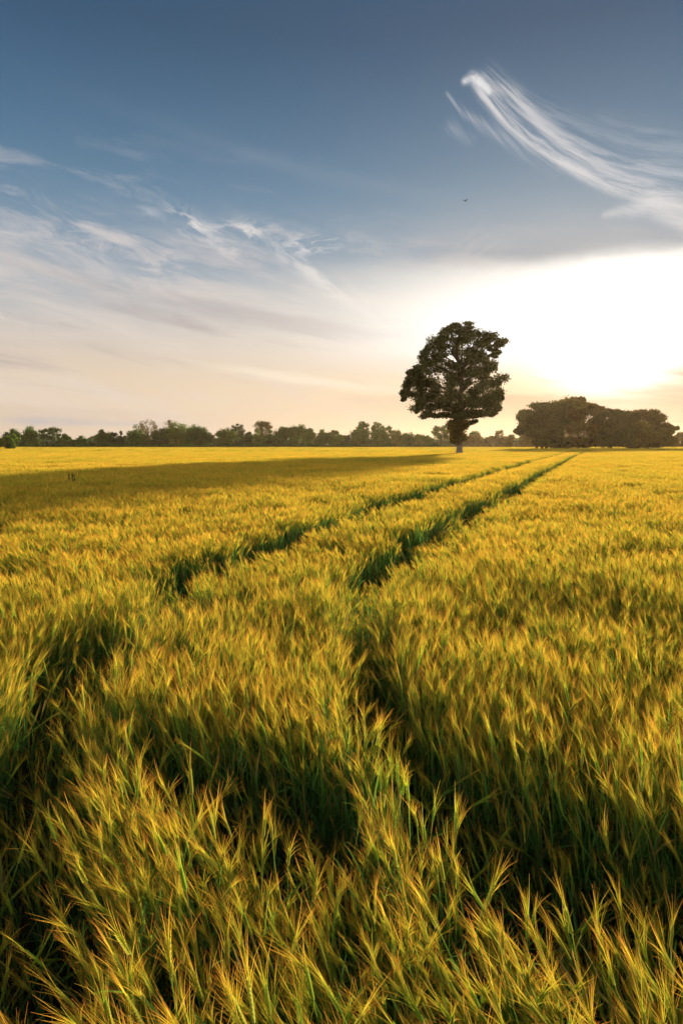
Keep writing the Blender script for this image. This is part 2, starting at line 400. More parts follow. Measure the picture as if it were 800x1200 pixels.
def culm(mb, rs, base, yaw, lean, H, lod, dirt=None):
    """one barley plant stalk with leaves, ear and awns.
       lod 0 close, 1 middle, 2 far, 3 very far"""
    rn = rs.random()
    cy_, sy_ = math.cos(yaw), math.sin(yaw)
    fwd = np.array([cy_, sy_, 0.]); up = np.array([0, 0, 1.]); side = np.array([-sy_, cy_, 0.])
    ks = (6, 4, 3, 2)[lod]
    z0 = (0.0, 0.15, 0.35, 0.5)[lod]*H
    tt = np.linspace(0, 1, ks)
    def spine(f):
        h = f*H
        return base + up*h*(1-lean*lean*.35*f) + fwd*(lean*h*f*.9)
    fs = z0/H + tt*(1 - z0/H)
    P = np.array([spine(f) for f in fs])
    ws = (.0016, .0025, .004, .008)[lod]
    a = rs.uniform(0, math.pi); nn = fwd*math.cos(a) + side*math.sin(a)
    mb.ribbon(P, np.full(ks, ws), nn, 0, fs*.9, rn)
    if lod == 0: mb.ribbon(P, np.full(ks, ws), np.cross(nn, up), 0, fs*.9, rn)
    # leaves
    nl = (5, 4, 2, 1)[lod]
    for j in range(nl):
        f0 = rs.uniform(.25, .85) if lod < 2 else rs.uniform(.5, .85)
        la = rs.uniform(0, 2*math.pi); ld = np.array([math.cos(la), math.sin(la), 0.])
        LL = rs.uniform(.12, .24)*H/.7; dr = rs.uniform(.15, 1.0)
        kk = (5, 4, 3, 2)[lod]; q = np.linspace(0, 1, kk)
        if rs.random() < .15: dr = 1.9
        pz = LL*(q*math.cos(dr*.45) - dr*.42*q*q); pr = LL*(q*math.sin(min(1.2, dr*.55)) + .15*q*q)
        LP = spine(f0) + ld*pr[:, None] + up*pz[:, None]
        lw = (.0044, .0058, .008, .012)[lod]
        W = lw*np.array([.55, 1, .9, .55, .05])[:kk] if kk == 5 else lw*np.interp(q, [0, .3, .7, 1], [.6, 1, .8, .05])
        tw = rs.uniform(-.6, .6); sd = np.cross(ld, up)*math.cos(tw) + up*math.sin(tw)
        mb.ribbon(LP, W, sd, 0, np.clip(f0*.75 + q*.15, 0, 1), rs.random() if rs.random() < .5 else rn)
    # ear axis
    top = P[-1]; tan = spine(1.0) - spine(.93); tan /= np.linalg.norm(tan)
    nod = lean*.4 + abs(rs.normal(0, .13)) + (.9 if rs.random() < .05 else 0)
    ax = tan*math.cos(nod) + fwd*math.sin(nod) + side*rs.normal(0, .12); ax /= np.linalg.norm(ax)
    el_ = rs.uniform(.05, .08)
    ea = np.cross(ax, side); ea /= np.linalg.norm(ea); es = np.cross(ax, ea)
    a = rs.uniform(0, math.pi); eb = ea*math.cos(a) + es*math.sin(a); ec = np.cross(ax, eb)
    if lod == 0:
        for g in range(9):
            for s_ in (-1, 1):
                f = (g + (.5 if s_ > 0 else 0))/9.5
                p0 = top + ax*el_*f + eb*s_*.0022; gd = ax*.011 + eb*s_*.0052
                mb.ribbon(np.array([p0, p0+gd*.5, p0+gd]), [.0010, .0032, .0008], ec, 1, [.0, .05+.1*f, .15], rn)
        mb.ribbon(np.array([top, top+ax*el_*.5, top+ax*el_]), [.003, .004, .0015], ec, 1, [0, .1, .15], rn)
        mb.ribbon(np.array([top, top+ax*el_*.5, top+ax*el_]), [.0025, .003, .0012], eb, 1, [0, .1, .15], rn)
    else:
        ew = (0, .005, .006, .009)[lod]
        for nn in ((ec, eb) if lod < 2 else (eb,)):
            mb.ribbon(np.array([top, top+ax*el_*.5, top+ax*el_]), [ew*.6, ew, ew*.4], nn, 1, [0, .1, .2], rn)
    na = (16, 11, 6, 3)[lod]; wa = (.00062, .0015, .0025, .0055)[lod]
    for j in range(na):
        f = j/na; s_ = 1 if j % 2 else -1
        p0 = top + ax*el_*f*.95
        sp_ = rs.normal(0, .045); out = (.075 + .06*rs.random())*(1-.3*f)
        d = ax + eb*s_*out*rs.uniform(.3, 1.0) + ec*sp_; d /= np.linalg.norm(d)
        LA = rs.uniform(.075, .125)*(1 if lod < 2 else 1.15)
        droop = rs.normal(0, .03) 
        ka = (4, 3, 2, 2)[lod]; q = np.linspace(0, 1, ka)
        AP = p0 + d*(LA*q)[:, None] + (eb*s_*.010 + fwd*.008 - up*.004 + side*droop*.5)*(q*q)[:, None]
        th = rs.uniform(0, math.pi); nv = np.cross(d, fwd*math.cos(th) + side*math.sin(th) + up*.1)
        nv /= np.linalg.norm(nv)+1e-9
        mb.ribbon(AP, wa*np.interp(q, [0, 1], [1.15, .25]), nv, 1, .22 + q*.78, rn if rs.random() < .6 else rs.random())

rs = np.random.default_rng(7)
variants = []                                                     # mesh objects, in instance index order
V0 = []
for i in range(28):
    mb = MB(); culm(mb, rs, np.zeros(3), 0.0, rs.uniform(.0, .18), rs.uniform(.56, .76), 0)
    V0.append(len(variants)); variants.append(mb)
def clump(rad, n, lod, spread, square=False, leanr=(.02, .32)):
    mb = MB()
    for _ in range(n):
        if square: x, y = rs.uniform(-rad, rad, 2)
        else:
            a = rs.uniform(0, 6.283); q = rad*math.sqrt(rs.random()); x, y = q*math.cos(a), q*math.sin(a)
        culm(mb, rs, np.array([x, y, 0.]), rs.normal(0, spread), rs.uniform(*leanr), rs.uniform(.58, .73), lod)
    return mb
V1 = []
for i in range(12): V1.append(len(variants)); variants.append(clump(.14, 17, 1, .9))
V2 = []
for i in range(10): V2.append(len(variants)); variants.append(clump(.22, 26, 2, .9))
V3 = []
for i in range(8): V3.append(len(variants)); variants.append(clump(.55, 110, 2, .7, True))
V4 = []
for i in range(6): V4.append(len(variants)); variants.append(clump(2.2, 900, 3, .7, True))
vcol = bpy.data.collections.new('barley_kinds')                   # never linked to the scene: source shapes only
for i, mb in enumerate(variants): vcol.objects.link(mb.obj('barley_kind_%03d' % i))

# ---- wheel tracks and trodden gaps, as polylines on the crop's top
ZT = 0.74
def path(pts): return [(*on_plane(x, y, ZT), hw*1.15+.07) for x, y, hw in pts]
PATHS = [path(p) for p in [
    [(694,526.5,.35),(672,535,.30),(655,545,.28),(600,575,.27),(560,597,.27),(530,615,.27),(505,636,.28),(470,654,.26),(440,670,.24),(418,686,.22),(385,690,.20),(345,692,.14)],
    [(425,680,.16),(426,720,.07),(428,770,.06),(448,830,.09),(490,880,.12),(560,925,.19),(620,962,.26),(690,998,.30),(770,1040,.18),(860,1070,.20)],
    [(345,692,.08),(270,706,.12),(200,724,.18),(125,742,.20),(85,762,.20),(78,800,.17),(40,850,.15),(12,900,.15),(5,980,.10),(25,1080,.08)],
    [(660,531,.28),(620,542,.24),(560,558,.30),(500,576,.34),(450,590,.34),(420,603,.32),(350,628,.30),(280,652,.30),(225,674,.28),(150,682,.16),(80,678,.14),(0,668,.16),(-80,662,.16)],
    [(225,674,.22),(212,700,.16),(200,724,.16)],
    [(165,850,.02),(220,885,.12),(290,906,.21),(350,932,.23),(395,965,.10),(420,985,.0)],
    [(50,880,.12),(35,980,.16),(30,1080,.16),(25,1200,.14)],
    [(-40,549,.5),(100,547,.5),(200,545,.5),(300,541,.5),(380,536,.5),(440,531.5,.6)],
    [(180,538,.5),(300,534,.5),(400,529,.6)],
    [(680,540,.3),(740,538,.4),(800,537,.4)],
]]
def track_dist(x, y):
    best = np.full(x.shape, 1e9)
    for P_ in PATHS:
        for (ax, ay, aw), (bx, by, bw) in zip(P_, P_[1:]):
            vx, vy = bx-ax, by-ay; L2 = vx*vx+vy*vy
            t_ = np.clip(((x-ax)*vx+(y-ay)*vy)/L2, 0, 1)
            d = np.hypot(x-ax-vx*t_, y-ay-vy*t_) - (aw+(bw-aw)*t_)
            best = np.minimum(best, d)
    return best
def near_trunk(x, y, X0, Y0, r_): return np.hypot(x-X0, y-Y0) < r_

pts, rot_, scl, idx = [], [], [], []
def flow(x, y):
    """direction the stalks bow to, and how strongly"""
    a = math.pi*0.93 + (fnoise(x, y, 2.2, 3, 2)-.5)*5.2 + (fnoise(x, y, .5, 9, 2)-.5)*3.0
    k = fnoise(x, y, 1.3, 21, 3)
    return a, k
def emit(x, y, kinds, tilt0=.0, tilt1=.35, sc0=.92, sc1=1.08, rng=None, extra=None, jit=.45, wild=0.0):
    n = len(x)
    if n == 0: return
    a, k = flow(x, y)
    h = 1 + (fnoise(x, y, 3.0, 5, 3)-.5)*.22 + (fnoise(x, y, .6, 31, 2)-.5)*.24
    if jit > .5: a = a + rng.normal(0, jit*.6, n)
    yaw = a + rng.normal(0, jit, n)
    tl = tilt0 + (tilt1-tilt0)*np.clip((k-.3)*2.2, 0, 1)*rng.uniform(.5, 1.2, n)
    if extra is not None: tl = tl + extra*np.clip((k-.35)*3, 0, 1)
    wl = rng.random(n) < wild + (.22 if jit > .5 else .0)*np.clip((fnoise(x - 1.0, y, 2.6, 77, 2)-.45)*6, 0, 1)*np.clip(.4 + x*.5, 0, 1); a = np.where(wl, rng.uniform(0, 6.283, n), a); tl = np.where(wl, rng.uniform(.35, 1.0, n), tl)
    # rotation = tilt about axis perpendicular to bow direction, after yaw
    s = h*rng.uniform(sc0, sc1, n)
    cyw, syw = np.cos(yaw), np.sin(yaw)
    axx, axy = -np.sin(a), np.cos(a)
    ct, st_ = np.cos(tl), np.sin(tl)
    # Rodrigues about (axx, axy, 0)
    R11 = ct+axx*axx*(1-ct); R12 = axx*axy*(1-ct); R13 = axy*st_
    R21 = axx*axy*(1-ct); R22 = ct+axy*axy*(1-ct); R23 = -axx*st_
    R31 = -axy*st_; R32 = axx*st_; R33 = ct
    m00 = R11*cyw+R12*syw; m10 = R21*cyw+R22*syw; m20 = R31*cyw+R32*syw
    m21 = -R31*syw+R32*cyw; m22 = R33
    ex_ = np.arctan2(m21, m22); ey_ = np.arcsin(np.clip(-m20, -1, 1)); ez_ = np.arctan2(m10, m00)
    pts.append(np.stack([x, y, np.zeros(n)], 1)); rot_.append(np.stack([ex_, ey_, ez_], 1))
    scl.append(s); idx.append(np.asarray(kinds)[rng.integers(0, len(kinds), n)])
rng = np.random.default_rng(11)
def scatter(y0, y1, dens, slope=.62, marg=2.2, jitter=True):
    hw = slope*y1 + marg; n = int(dens*(y1-y0)*2*hw)
    x = rng.uniform(-hw, hw, n); y = rng.uniform(y0, y1, n)
    k = (np.abs(x) < slope*np.maximum(y, 0) + marg); return x[k], y[k]
def grid(y0, y1, step, slope=.62, marg=6, j=.35):
    hw = slope*y1 + marg
    gx, gy = np.meshgrid(np.arange(-hw, hw, step), np.arange(y0, y1, step))
    x = gx.ravel() + rng.uniform(-j, j, gx.size)*step; y = gy.ravel() + rng.uniform(-j, j, gy.size)*step
    k = (np.abs(x) < slope*np.maximum(y, 0) + marg); return x[k], y[k]
OX, OY = on_plane(538, 531.5, ZT)           # the lone oak
# zone 0: single stalks
x, y = scatter(-1.2, 7.5, 880)
d = track_dist(x, y)
keep = (d > 0)
keep &= rng.random(len(x)) < np.clip(.55 + fnoise(x, y, .35, 41, 2)*.9, 0, 1)
ex_t = np.where(y < 3.0, .18, .0)
emit(x[keep], y[keep], V0, .0, .13, .84, 1.12, rng, ex_t[keep], jit=1.0, wild=np.where(y[keep] < 3.2, .13, .05))
g_ = (~(d > 0)) & (rng.random(len(x)) < .36)      # stunted stalks left standing in the gaps
emit(x[g_], y[g_], V0, .0, .4, .38, .80, rng, jit=.9, wild=.1)
# zone 1
x, y = scatter(7.5, 24, 24, marg=3)
d = track_dist(x, y)
emit(x[d > .08], y[d > .08], V1, .0, .16, .92, 1.1, rng, jit=.6)
k_ = (d < .02) & (rng.random(len(x)) < .6); emit(x[k_], y[k_], V1, .1, .3, .42, .66, rng)
# zone 2
x, y = grid(24, 48, .28, marg=4); d = track_dist(x, y)
emit(x[d > .12], y[d > .12], V2, .0, .22, .94, 1.08, rng)
k_ = (d < .05) & (rng.random(len(x)) < .5); emit(x[k_], y[k_], V2, .0, .2, .5, .62, rng)
# zone 3
x, y = grid(48, 120, .85, slope=.8, marg=8); d = track_dist(x, y); ok = ~near_trunk(x, y, OX, OY, 1.0)
emit(x[(d > .75) & ok], y[(d > .75) & ok], V3, .0, .22, .95, 1.06, rng)
# fine clumps beside the tracks there
x, y = grid(48, 120, .30, marg=8); d = track_dist(x, y); ok = ~near_trunk(x, y, OX, OY, .85)
k_ = (d > .12) & (d < 1.1) & ok; emit(x[k_], y[k_], V2, .0, .22, .95, 1.06, rng)
k_ = ((d < .12) | (np.hypot(x-OX, y-OY) < 1.8)) & ok; emit(x[k_], y[k_], V2, .0, .2, .45, .6, rng)
# zone 4
x, y = grid(120, 392, 3.6, slope=.85, marg=14, j=.2); d = track_dist(x, y)
emit(x, y, V4, .0, .12, .96, 1.04, rng)
pts = np.concatenate(pts); rot_ = np.concatenate(rot_); scl = np.concatenate(scl); idx = np.concatenate(idx)
print('barley instances', len(pts))
me = bpy.data.meshes.new('barley_crop'); me.vertices.add(len(pts)); me.vertices.foreach_set('co', pts.astype(np.float32).ravel())
a = me.attributes.new('rot', 'FLOAT_VECTOR', 'POINT'); a.data.foreach_set('vector', rot_.astype(np.float32).ravel())
a = me.attributes.new('scl', 'FLOAT', 'POINT'); a.data.foreach_set('value', scl.astype(np.float32))
a = me.attributes.new('idx', 'INT', 'POINT'); a.data.foreach_set('value', idx.astype(np.int32))
crop = bpy.data.objects.new('barley_crop', me); C.objects.link(crop)
tag(crop, 'ripening golden barley with long awns filling the whole field, crossed by wheel tracks', 'barley', kind='stuff')
gn = bpy.data.node_groups.new('scatter_barley', 'GeometryNodeTree')
gn.interface.new_socket('Geometry', in_out='INPUT', socket_type='NodeSocketGeometry')
gn.interface.new_socket('Geometry', in_out='OUTPUT', socket_type='NodeSocketGeometry')
N_ = gn.nodes.new; gi = N_('NodeGroupInput'); go = N_('NodeGroupOutput')
m2p = N_('GeometryNodeMeshToPoints'); iop = N_('GeometryNodeInstanceOnPoints'); ci = N_('GeometryNodeCollectionInfo')
ci.inputs['Collection'].default_value = vcol; ci.inputs['Separate Children'].default_value = True; ci.inputs['Reset Children'].default_value = True
def na(name, ty):
    n = N_('GeometryNodeInputNamedAttribute'); n.data_type = ty; n.inputs['Name'].default_value = name; return n.outputs['Attribute']
e2r = N_('FunctionNodeEulerToRotation')
gn.links.new(gi.outputs[0], m2p.inputs['Mesh']); gn.links.new(m2p.outputs[0], iop.inputs['Points'])
gn.links.new(ci.outputs[0], iop.inputs['Instance']); iop.inputs['Pick Instance'].default_value = True
gn.links.new(na('idx', 'INT'), iop.inputs['Instance Index'])
gn.links.new(na('rot', 'FLOAT_VECTOR'), e2r.inputs[0]); gn.links.new(e2r.outputs[0], iop.inputs['Rotation'])
gn.links.new(na('scl', 'FLOAT'), iop.inputs['Scale']); gn.links.new(iop.outputs[0], go.inputs[0])
crop.modifiers.new('scatter', 'NODES').node_group = gn

# ------------------------------------------------------------------ trees
def tube(segs, sides=7):
    """segs: list of polylines [(p, r), ...] -> verts, faces"""
    V, Fc = [], []
    for pl in segs:
        base = len(V)
        for i, (p_, r_) in enumerate(pl):
            p_ = Vector(p_); a = Vector(pl[max(0, i-1)][0]); b_ = Vector(pl[min(len(pl)-1, i+1)][0])
            d = (b_-a).normalized(); u = d.orthogonal().normalized() if abs(d.z) < .95 else Vector((1, 0, 0)).cross(d).normalized()
            if i: u = (pu - d*pu.dot(d)).normalized()
            pu = u; v = d.cross(u)
            for s_ in range(sides):
                an = 2*math.pi*s_/sides; V.append(tuple(p_ + (u*math.cos(an)+v*math.sin(an))*r_))
        for i in range(len(pl)-1):
            for s_ in range(sides):
                q = base+i*sides; Fc.append((q+s_, q+(s_+1) % sides, q+sides+(s_+1) % sides, q+sides+s_))
    return V, Fc
def leaves(rs, centers, radii, n_each, size, flat=.75, shell=.55):
    """centers (k,3), radii (k,3): leaf faces through each puff, thicker towards its skin"""
    Vs, rr_, cc_ = [], [], []
    for c, r_ in zip(centers, radii):
        n = max(6, int(n_each))
        d = rs.normal(size=(n, 3)); d /= np.linalg.norm(d, axis=1)[:, None]
        q = (shell + (1-shell)*rs.random(n))**.8*rs.uniform(.75, 1.12, n)*np.where(rs.random(n) < .15, rs.uniform(1.0, 1.35, n), 1.0)
        P = c + d*q[:, None]*r_
        nn = d*.8 + rs.normal(size=(n, 3))*.7; nn /= np.linalg.norm(nn, axis=1)[:, None]
        u = np.cross(nn, rs.normal(size=(n, 3))); u /= np.linalg.norm(u, axis=1)[:, None]; v = np.cross(nn, u)
        s = size*rs.uniform(.6, 1.35, n)[:, None]
        quad = np.stack([P-u*s*.5, P+v*s*.32+u*s*.05, P+u*s*.55, P-v*s*.32], 1)
        Vs.append(quad.reshape(-1, 3)); rr_.append(np.repeat(rs.random(n), 4)); cc_.append(np.full(4*n, rs.random()))
    V = np.concatenate(Vs); k = len(V)//4
    return V, np.arange(4*k).reshape(k, 4), np.concatenate(rr_), np.concatenate(cc_)
def puffs_dome(rs, hw, z0, z1, depth, n, irregular=.12, pr=.24, open_=False):
    """puff centres spread over and through a dome of half width hw between z0 and z1"""
    C_, R_ = [], []
    H = z1-z0
    lop = rs.normal(0, .12)
    for i in range(n):
        d = rs.normal(size=3); d /= np.linalg.norm(d)
        q = (rs.uniform(.45, .86) if rs.random() < .75 else rs.uniform(.1, .5))
        if open_: q = rs.uniform(.5, .88)
        zc = d[2]*q
        f = 1.0 - .18*max(0, -zc)
        bump = 1 + irregular*math.sin(3.1*math.atan2(d[2], d[0])+i*.0+lop*20)
        r_ = min(hw, H/2)*pr*rs.uniform(.7, 1.25)
        C_.append((d[0]*q*hw*f*bump + lop*hw*.3*zc, d[1]*q*depth*f, z0 + H*.5 + zc*H*.5*bump)); R_.append((r_*1.08, r_*1.08, r_*.92))
    return np.array(C_), np.array(R_)
def limbs_to(rs, root, targets, r0, fork):
    segs = []
    for t_ in targets:
        t_ = Vector(t_); root_ = Vector(root)
        st = root_ + Vector((0, 0, rs.uniform(0, fork)))
        mid = st.lerp(t_, .5) + Vector((rs.normal(0, .05), rs.normal(0, .05), .08))*(t_-st).length
        segs.append([(tuple(st), r0), (tuple(mid), r0*.5), (tuple(t_), r0*.12)])
    return segs
def tree(name, label, cat, xl, xr, ytop, D, leafk, puffs=26, leafn=95, leaf=.62, yb=524.0, trunk_h=.22, open_=False, group='trees along the far field edge',
         lowskirt=True, seed=0, bark=None, parts=True, pr=None, irregular=.10):
    rs = np.random.default_rng(1000+seed+int(xl*7)+int(ytop))
    xc = (xl+xr)/2; bx = at(xc, 524, D)[0]
    hw = (xr-xl)/2*D/F; z1 = at(xc, ytop, D)[2]; z0 = .3 if lowskirt else z1*trunk_h*.8
    o = empty(name, (bx, D, 0), label, cat, group)
    th = z1*(trunk_h+.1)
    Cn, Rn = puffs_dome(rs, hw, z0 if not open_ else z1*.26, z1, hw*.85, int(puffs*(1.5 if not open_ else 1.5)), irregular, pr or (.38 if not open_ else .27), open_)
    tr = [[((0, 0, -.1), z1*.032+.1), ((rs.normal(0, .1), 0, th*.5), z1*.026+.05), ((rs.normal(0, .3), 0, th), z1*.020), ((rs.normal(0, .4), rs.normal(0, .4), z1*.7), z1*.006)]]
    pick = Cn[rs.permutation(len(Cn))[:14 if open_ else 6]]
    tr += limbs_to(rs, (0, 0, th*.7), pick, z1*.012, th*.5)
    V, Fc = tube(tr, 5); mesh_obj('trunk', V, Fc, [bark or m_bark], parent=o, smooth=True)
    V, Fc, r_, c_ = leaves(rs, Cn, Rn, leafn*(1.6 if not open_ else 1.5), leaf*1.15, shell=.2)
    mesh_obj('crown', V, Fc, [m_leaf[leafk]], parent=o, attrs={'r': r_, 'c': c_})
    return o

# ------------------------------------------------------------------ the lone oak in the field
rs = np.random.default_rng(5)
oak = empty('oak_tree', (OX, OY, 0), 'tall lone oak with broad dark crown and ivy-wrapped trunk standing in the barley', 'tree')
def zp(zx, zy):                             # oak measured on an enlarged crop of the photo; local metres
    p_ = at(440 + zx/4.444, 360 + zy/4.444, OY); return p_[0]-OX, p_[2]
mz = OY/F/4.444
LOBES = [(425,135,75,38),(350,150,62,42),(505,150,70,40),(385,115,40,18),(470,112,40,16),(555,170,45,30),(600,170,40,30),(645,190,28,18),(615,205,40,15),
    (295,205,55,38),(350,225,55,35),(450,215,55,40),(500,225,45,35),(252,240,28,35),(270,270,30,25),(600,255,28,18),(575,262,25,12),(540,235,28,22),
    (215,325,40,32),(260,310,50,35),(330,320,60,42),(410,310,55,40),(480,300,60,40),(560,305,50,32),(605,325,38,35),(190,350,25,25),
    (180,405,40,35),(240,395,55,35),(310,390,55,40),(390,380,60,40),(470,390,55,45),(540,370,55,45),(610,385,45,45),(640,400,18,30),
    (160,445,30,25),(150,475,16,18),(215,455,50,35),(300,455,45,35),(380,450,60,40),(450,455,60,40),(540,450,60,45),(620,455,42,45),(655,475,16,30),
    (235,500,40,30),(290,515,60,40),(370,520,65,40),(450,525,65,40),(530,510,65,40),(600,505,50,40),(650,520,20,25),(225,530,18,18),
    (270,560,35,20),(330,565,40,16),(400,565,60,25),(470,575,50,22),(540,560,40,20),(620,558,25,18),(500,600,25,15),(215,352,30,25),(250,375,40,25),(330,268,40,22),(540,490,45,22),(480,492,45,22),(590,478,40,22),(350,482,50,22),(270,478,40,22),(440,355,45,25),(520,345,45,22),(520,270,35,18),(440,180,60,20),(510,555,50,22),(580,540,45,22),(470,555,50,22),(610,548,35,20)]
Cn, Rn = [], []
for (zx, zy, rx, ry) in LOBES:
    if zx > 590 and zy > 260: zx -= 14
    x0, z0 = zp(zx, zy)
    xm, zm = zp(410, 340)
    e_ = max(0, 1 - ((x0-xm)/8.6)**2 - ((z0-zm)/9.0)**2)
    dep = 7.0*math.sqrt(e_) + .6
    k = 5 if dep > 3 else 3
    for j in range(k):
        yy = dep*(-1 + 2*(j+.5)/k) * rs.uniform(.75, 1.1)
        jx, jz = rs.normal(0, .30, 2)
        Cn.append((x0 + jx*rx*mz, yy, z0 + jz*ry*mz))
        s_ = rs.uniform(.58, .9); Rn.append((rx*mz*s_, .5*(rx+ry)*mz*s_, ry*mz*s_))
Cn = np.array(Cn); Rn = np.array(Rn)
V, Fc, r_, c_ = leaves(rs, Cn, Rn, 300, .27, shell=.2)
mesh_obj('crown', V, Fc, [m_leaf['oak']], parent=oak, attrs={'r': r_, 'c': c_})
ztop = zp(430, 380)[1]; zb = zp(430, 560)[1]
fork = (0.1, 0, zb+.3)
segs = [[((-.02, 0, -.15), 1.05), ((0, 0, .3), .78), ((.02, 0, .8), .58), ((0, .02, 1.3), .50), ((.03, 0, 1.8), .46), ((0, 0, 2.4), .44), ((.05, 0, zb-.5), .46), ((.1, 0, zb+1.5), .42), ((.2, .2, zb+5), .30), ((.1, .1, ztop+3), .16), ((.3, 0, ztop+7), .05)]]
for i in rs.permutation(len(Cn))[:46]:
    t_ = Vector(Cn[i]); zst = max(zb, min(t_.z - .35*abs(t_.x) - 1.0, ztop+2)); st = Vector((.12, 0, zst))
    mid = st.lerp(t_, .5) + Vector((0, 0, .06*(t_-st).length)) + Vector(rs.normal(0, .25, 3))
    segs.append([(tuple(st), .20), (tuple(mid), .11), (tuple(t_), .03)])
V, Fc = tube(segs, 7); zmean = np.array([V[f[0]][2] for f in Fc])
mesh_obj('trunk', V, Fc, [m_bark_pale, m_bark], midx=(zmean > 1.9).astype(int), parent=oak, smooth=True)
Ci, Ri = [], []
for (zx, zy, rx, ry) in [(425,600,55,30),(400,615,40,30),(455,620,40,32),(420,640,58,35),(430,665,48,32),(450,680,34,26),(405,690,22,20),(425,700,28,12)]:
    x0, z0 = zp(zx, zy)
    for j in range(4):
        a = j*1.57+.4; Ci.append((x0 + .3*rx*mz*math.cos(a), .75*rx*mz*math.sin(a), z0 + rs.normal(0, .1))); Ri.append((rx*mz*.72, rx*mz*.72, ry*mz*.9))
V, Fc, r_, c_ = leaves(rs, Ci, Ri, 330, .24, shell=.3)
mesh_obj('ivy', V, Fc, [m_leaf['bush']], parent=oak, attrs={'r': r_, 'c': c_})

# ------------------------------------------------------------------ the copse in front of the sun
G2 = 'trees of the copse on the right'
DB = on_plane(700, 525.9, ZT)[1]
def copse(name, label, cat, lobes, D, leafk, n=800, leaf=.60, dep=9.0, k=4, trunk=None, seed=0):
    """lobes in photo pixels (x, y, rx, ry)"""
    rs = np.random.default_rng(400+seed); m = D/F
    xc = sum(l[0] for l in lobes)/len(lobes); bx = at(xc, 524, D)[0]
    o = empty(name, (bx, D, 0), label, cat, G2)
    Cn, Rn = [], []
    for (x, y, rx, ry) in lobes:
        px, _, pz = at(x, y, D)
        for j in range(k):
            f = -1 + 2*(j+.5)/k
            Cn.append((px-bx+rs.normal(0, .18)*rx*m, f*dep*rs.uniform(.6, 1), max(.4, pz+rs.normal(0, .15)*ry*m)))
            s_ = (1-.25*abs(f))*rs.uniform(.7, .95); Rn.append((rx*m*s_, rx*m*s_*1.1, ry*m*s_))
    V, Fc, r_, c_ = leaves(rs, Cn, Rn, n, leaf, shell=.15)
    mesh_obj('crown', V, Fc, [m_leaf[leafk]], parent=o, attrs={'r': r_, 'c': c_})
    zt = max(c[2] for c in Cn)
    segs = [[((tx, ty, -.1), .45), ((tx*1.05, ty, zt*.3), .33), ((tx*1.2, ty*1.2, zt*.8), .08)] for tx, ty in (trunk or [(0, 0)])]
    for i in rs.permutation(len(Cn))[:10]:
        t_ = Cn[i]; segs.append([((0, 0, zt*.22), .2), ((t_[0]*.5, t_[1]*.5, zt*.2+t_[2]*.35), .14), (tuple(t_), .03)])
    V, Fc = tube(segs, 6); mesh_obj('trunk', V, Fc, [m_bark], parent=o, smooth=True)
copse('broadleaf_tree', 'spreading dark tree overhanging the crop at the left end of the copse', 'tree',
      [(622,494,13,12),(628,508,12,8),(640,508,12,10),(613,487,8,8),(618,502,12,9),(610,504,7,6),(636,484,16,12),(640,498,16,14),(632,476,10,5),(648,478,14,10),(655,492,16,16),(648,508,14,12),(640,515,10,8),(652,518,10,8),(632,518,10,6),(642,520,12,6)], DB, 'oak', trunk=[(0, 0), (-1.5, 1), (1, -1)], seed=1)
copse('broadleaf_tree', 'tallest rounded tree of the copse, with the highest domed top', 'tree',
      [(668,472,12,9),(660,476,12,9),(676,470,9,7),(670,486,18,14),(682,484,14,12),(690,478,9,7),(697,480,7,5),(672,502,18,16),(688,502,15,16),(668,518,15,9),(688,518,14,9),(660,521,12,5),(680,521,12,5)], DB+4, 'bush', seed=2)
copse('broadleaf_tree', 'lower middle tree of the copse filling the dip right of its highest top', 'tree',
      [(698,508,12,12),(716,508,14,12),(732,506,12,12),(698,494,10,8),(704,486,9,6),(712,484,9,6),(722,486,10,5),(708,498,13,12),(724,500,14,13),(710,515,13,11),(726,516,13,10),(734,490,9,7)], DB+2, 'oak', seed=3)
copse('hawthorn_bush', 'broad domed bush sloping to the ground at the right end of the copse', 'bush',
      [(740,500,10,12),(738,510,12,10),(758,510,12,10),(745,486,10,7),(756,487,11,7),(766,492,9,8),(750,500,14,13),(766,506,12,12),(776,508,8,9),(776,518,9,8),(752,516,14,10),(766,519,12,7),(740,518,10,8),(782,502,4,4),(740,521,12,5),(760,521,12,5),(776,514,9,8),(772,500,9,8)], DB+1, 'bush', seed=4)

# ------------------------------------------------------------------ the tree line along the far edge
T = tree
T('round_bush', 'rounded bush cut off by the left picture edge, nearest of the edge bushes', 'bush', -9, 6, 512, 214, 'yellow', 12, 170, .42, seed=1)
T('round_bush', 'smooth olive bush standing forward of the tree line at far left', 'bush', 2, 23, 509.5, 218, 'light', 16, 200, .42, seed=2)
T('field_tree', 'dark tree rising directly behind the olive bush at far left', 'tree', 4, 28, 502.5, 388, 'dark', seed=3)
T('field_tree', 'broad dark green tree second in line from the left edge', 'tree', 24, 50, 500.5, 384, 'mid', seed=4)
T('open_tree', 'airy tree with visible limbs and sky gaps near the left edge', 'tree', 46, 74, 499.5, 386, 'dark', 34, 60, .5, open_=True, trunk_h=.3, seed=5, lowskirt=False)
T('field_tree', 'narrow leaning tree right of the airy one near the left edge', 'tree', 70, 84, 507, 388, 'mid', 18, seed=6)
T('field_tree', 'small dark tree peeping over the hedge before the low domed tree', 'tree', 82, 90, 511, 392, 'dark', 10, seed=7)
T('field_tree', 'low domed dark tree above the long clipped hedge', 'tree', 87, 105, 509.5, 386, 'dark', 18, seed=8)
T('open_tree', 'faint pale thin tree in the lowest dip of the left tree line', 'tree', 101, 114, 511, 430, 'brown', 14, 40, .5, open_=True, seed=9)
T('field_tree', 'tall dark two-headed tree right of the low dip', 'tree', 111, 131, 501.5, 384, 'dark', 26, seed=10)
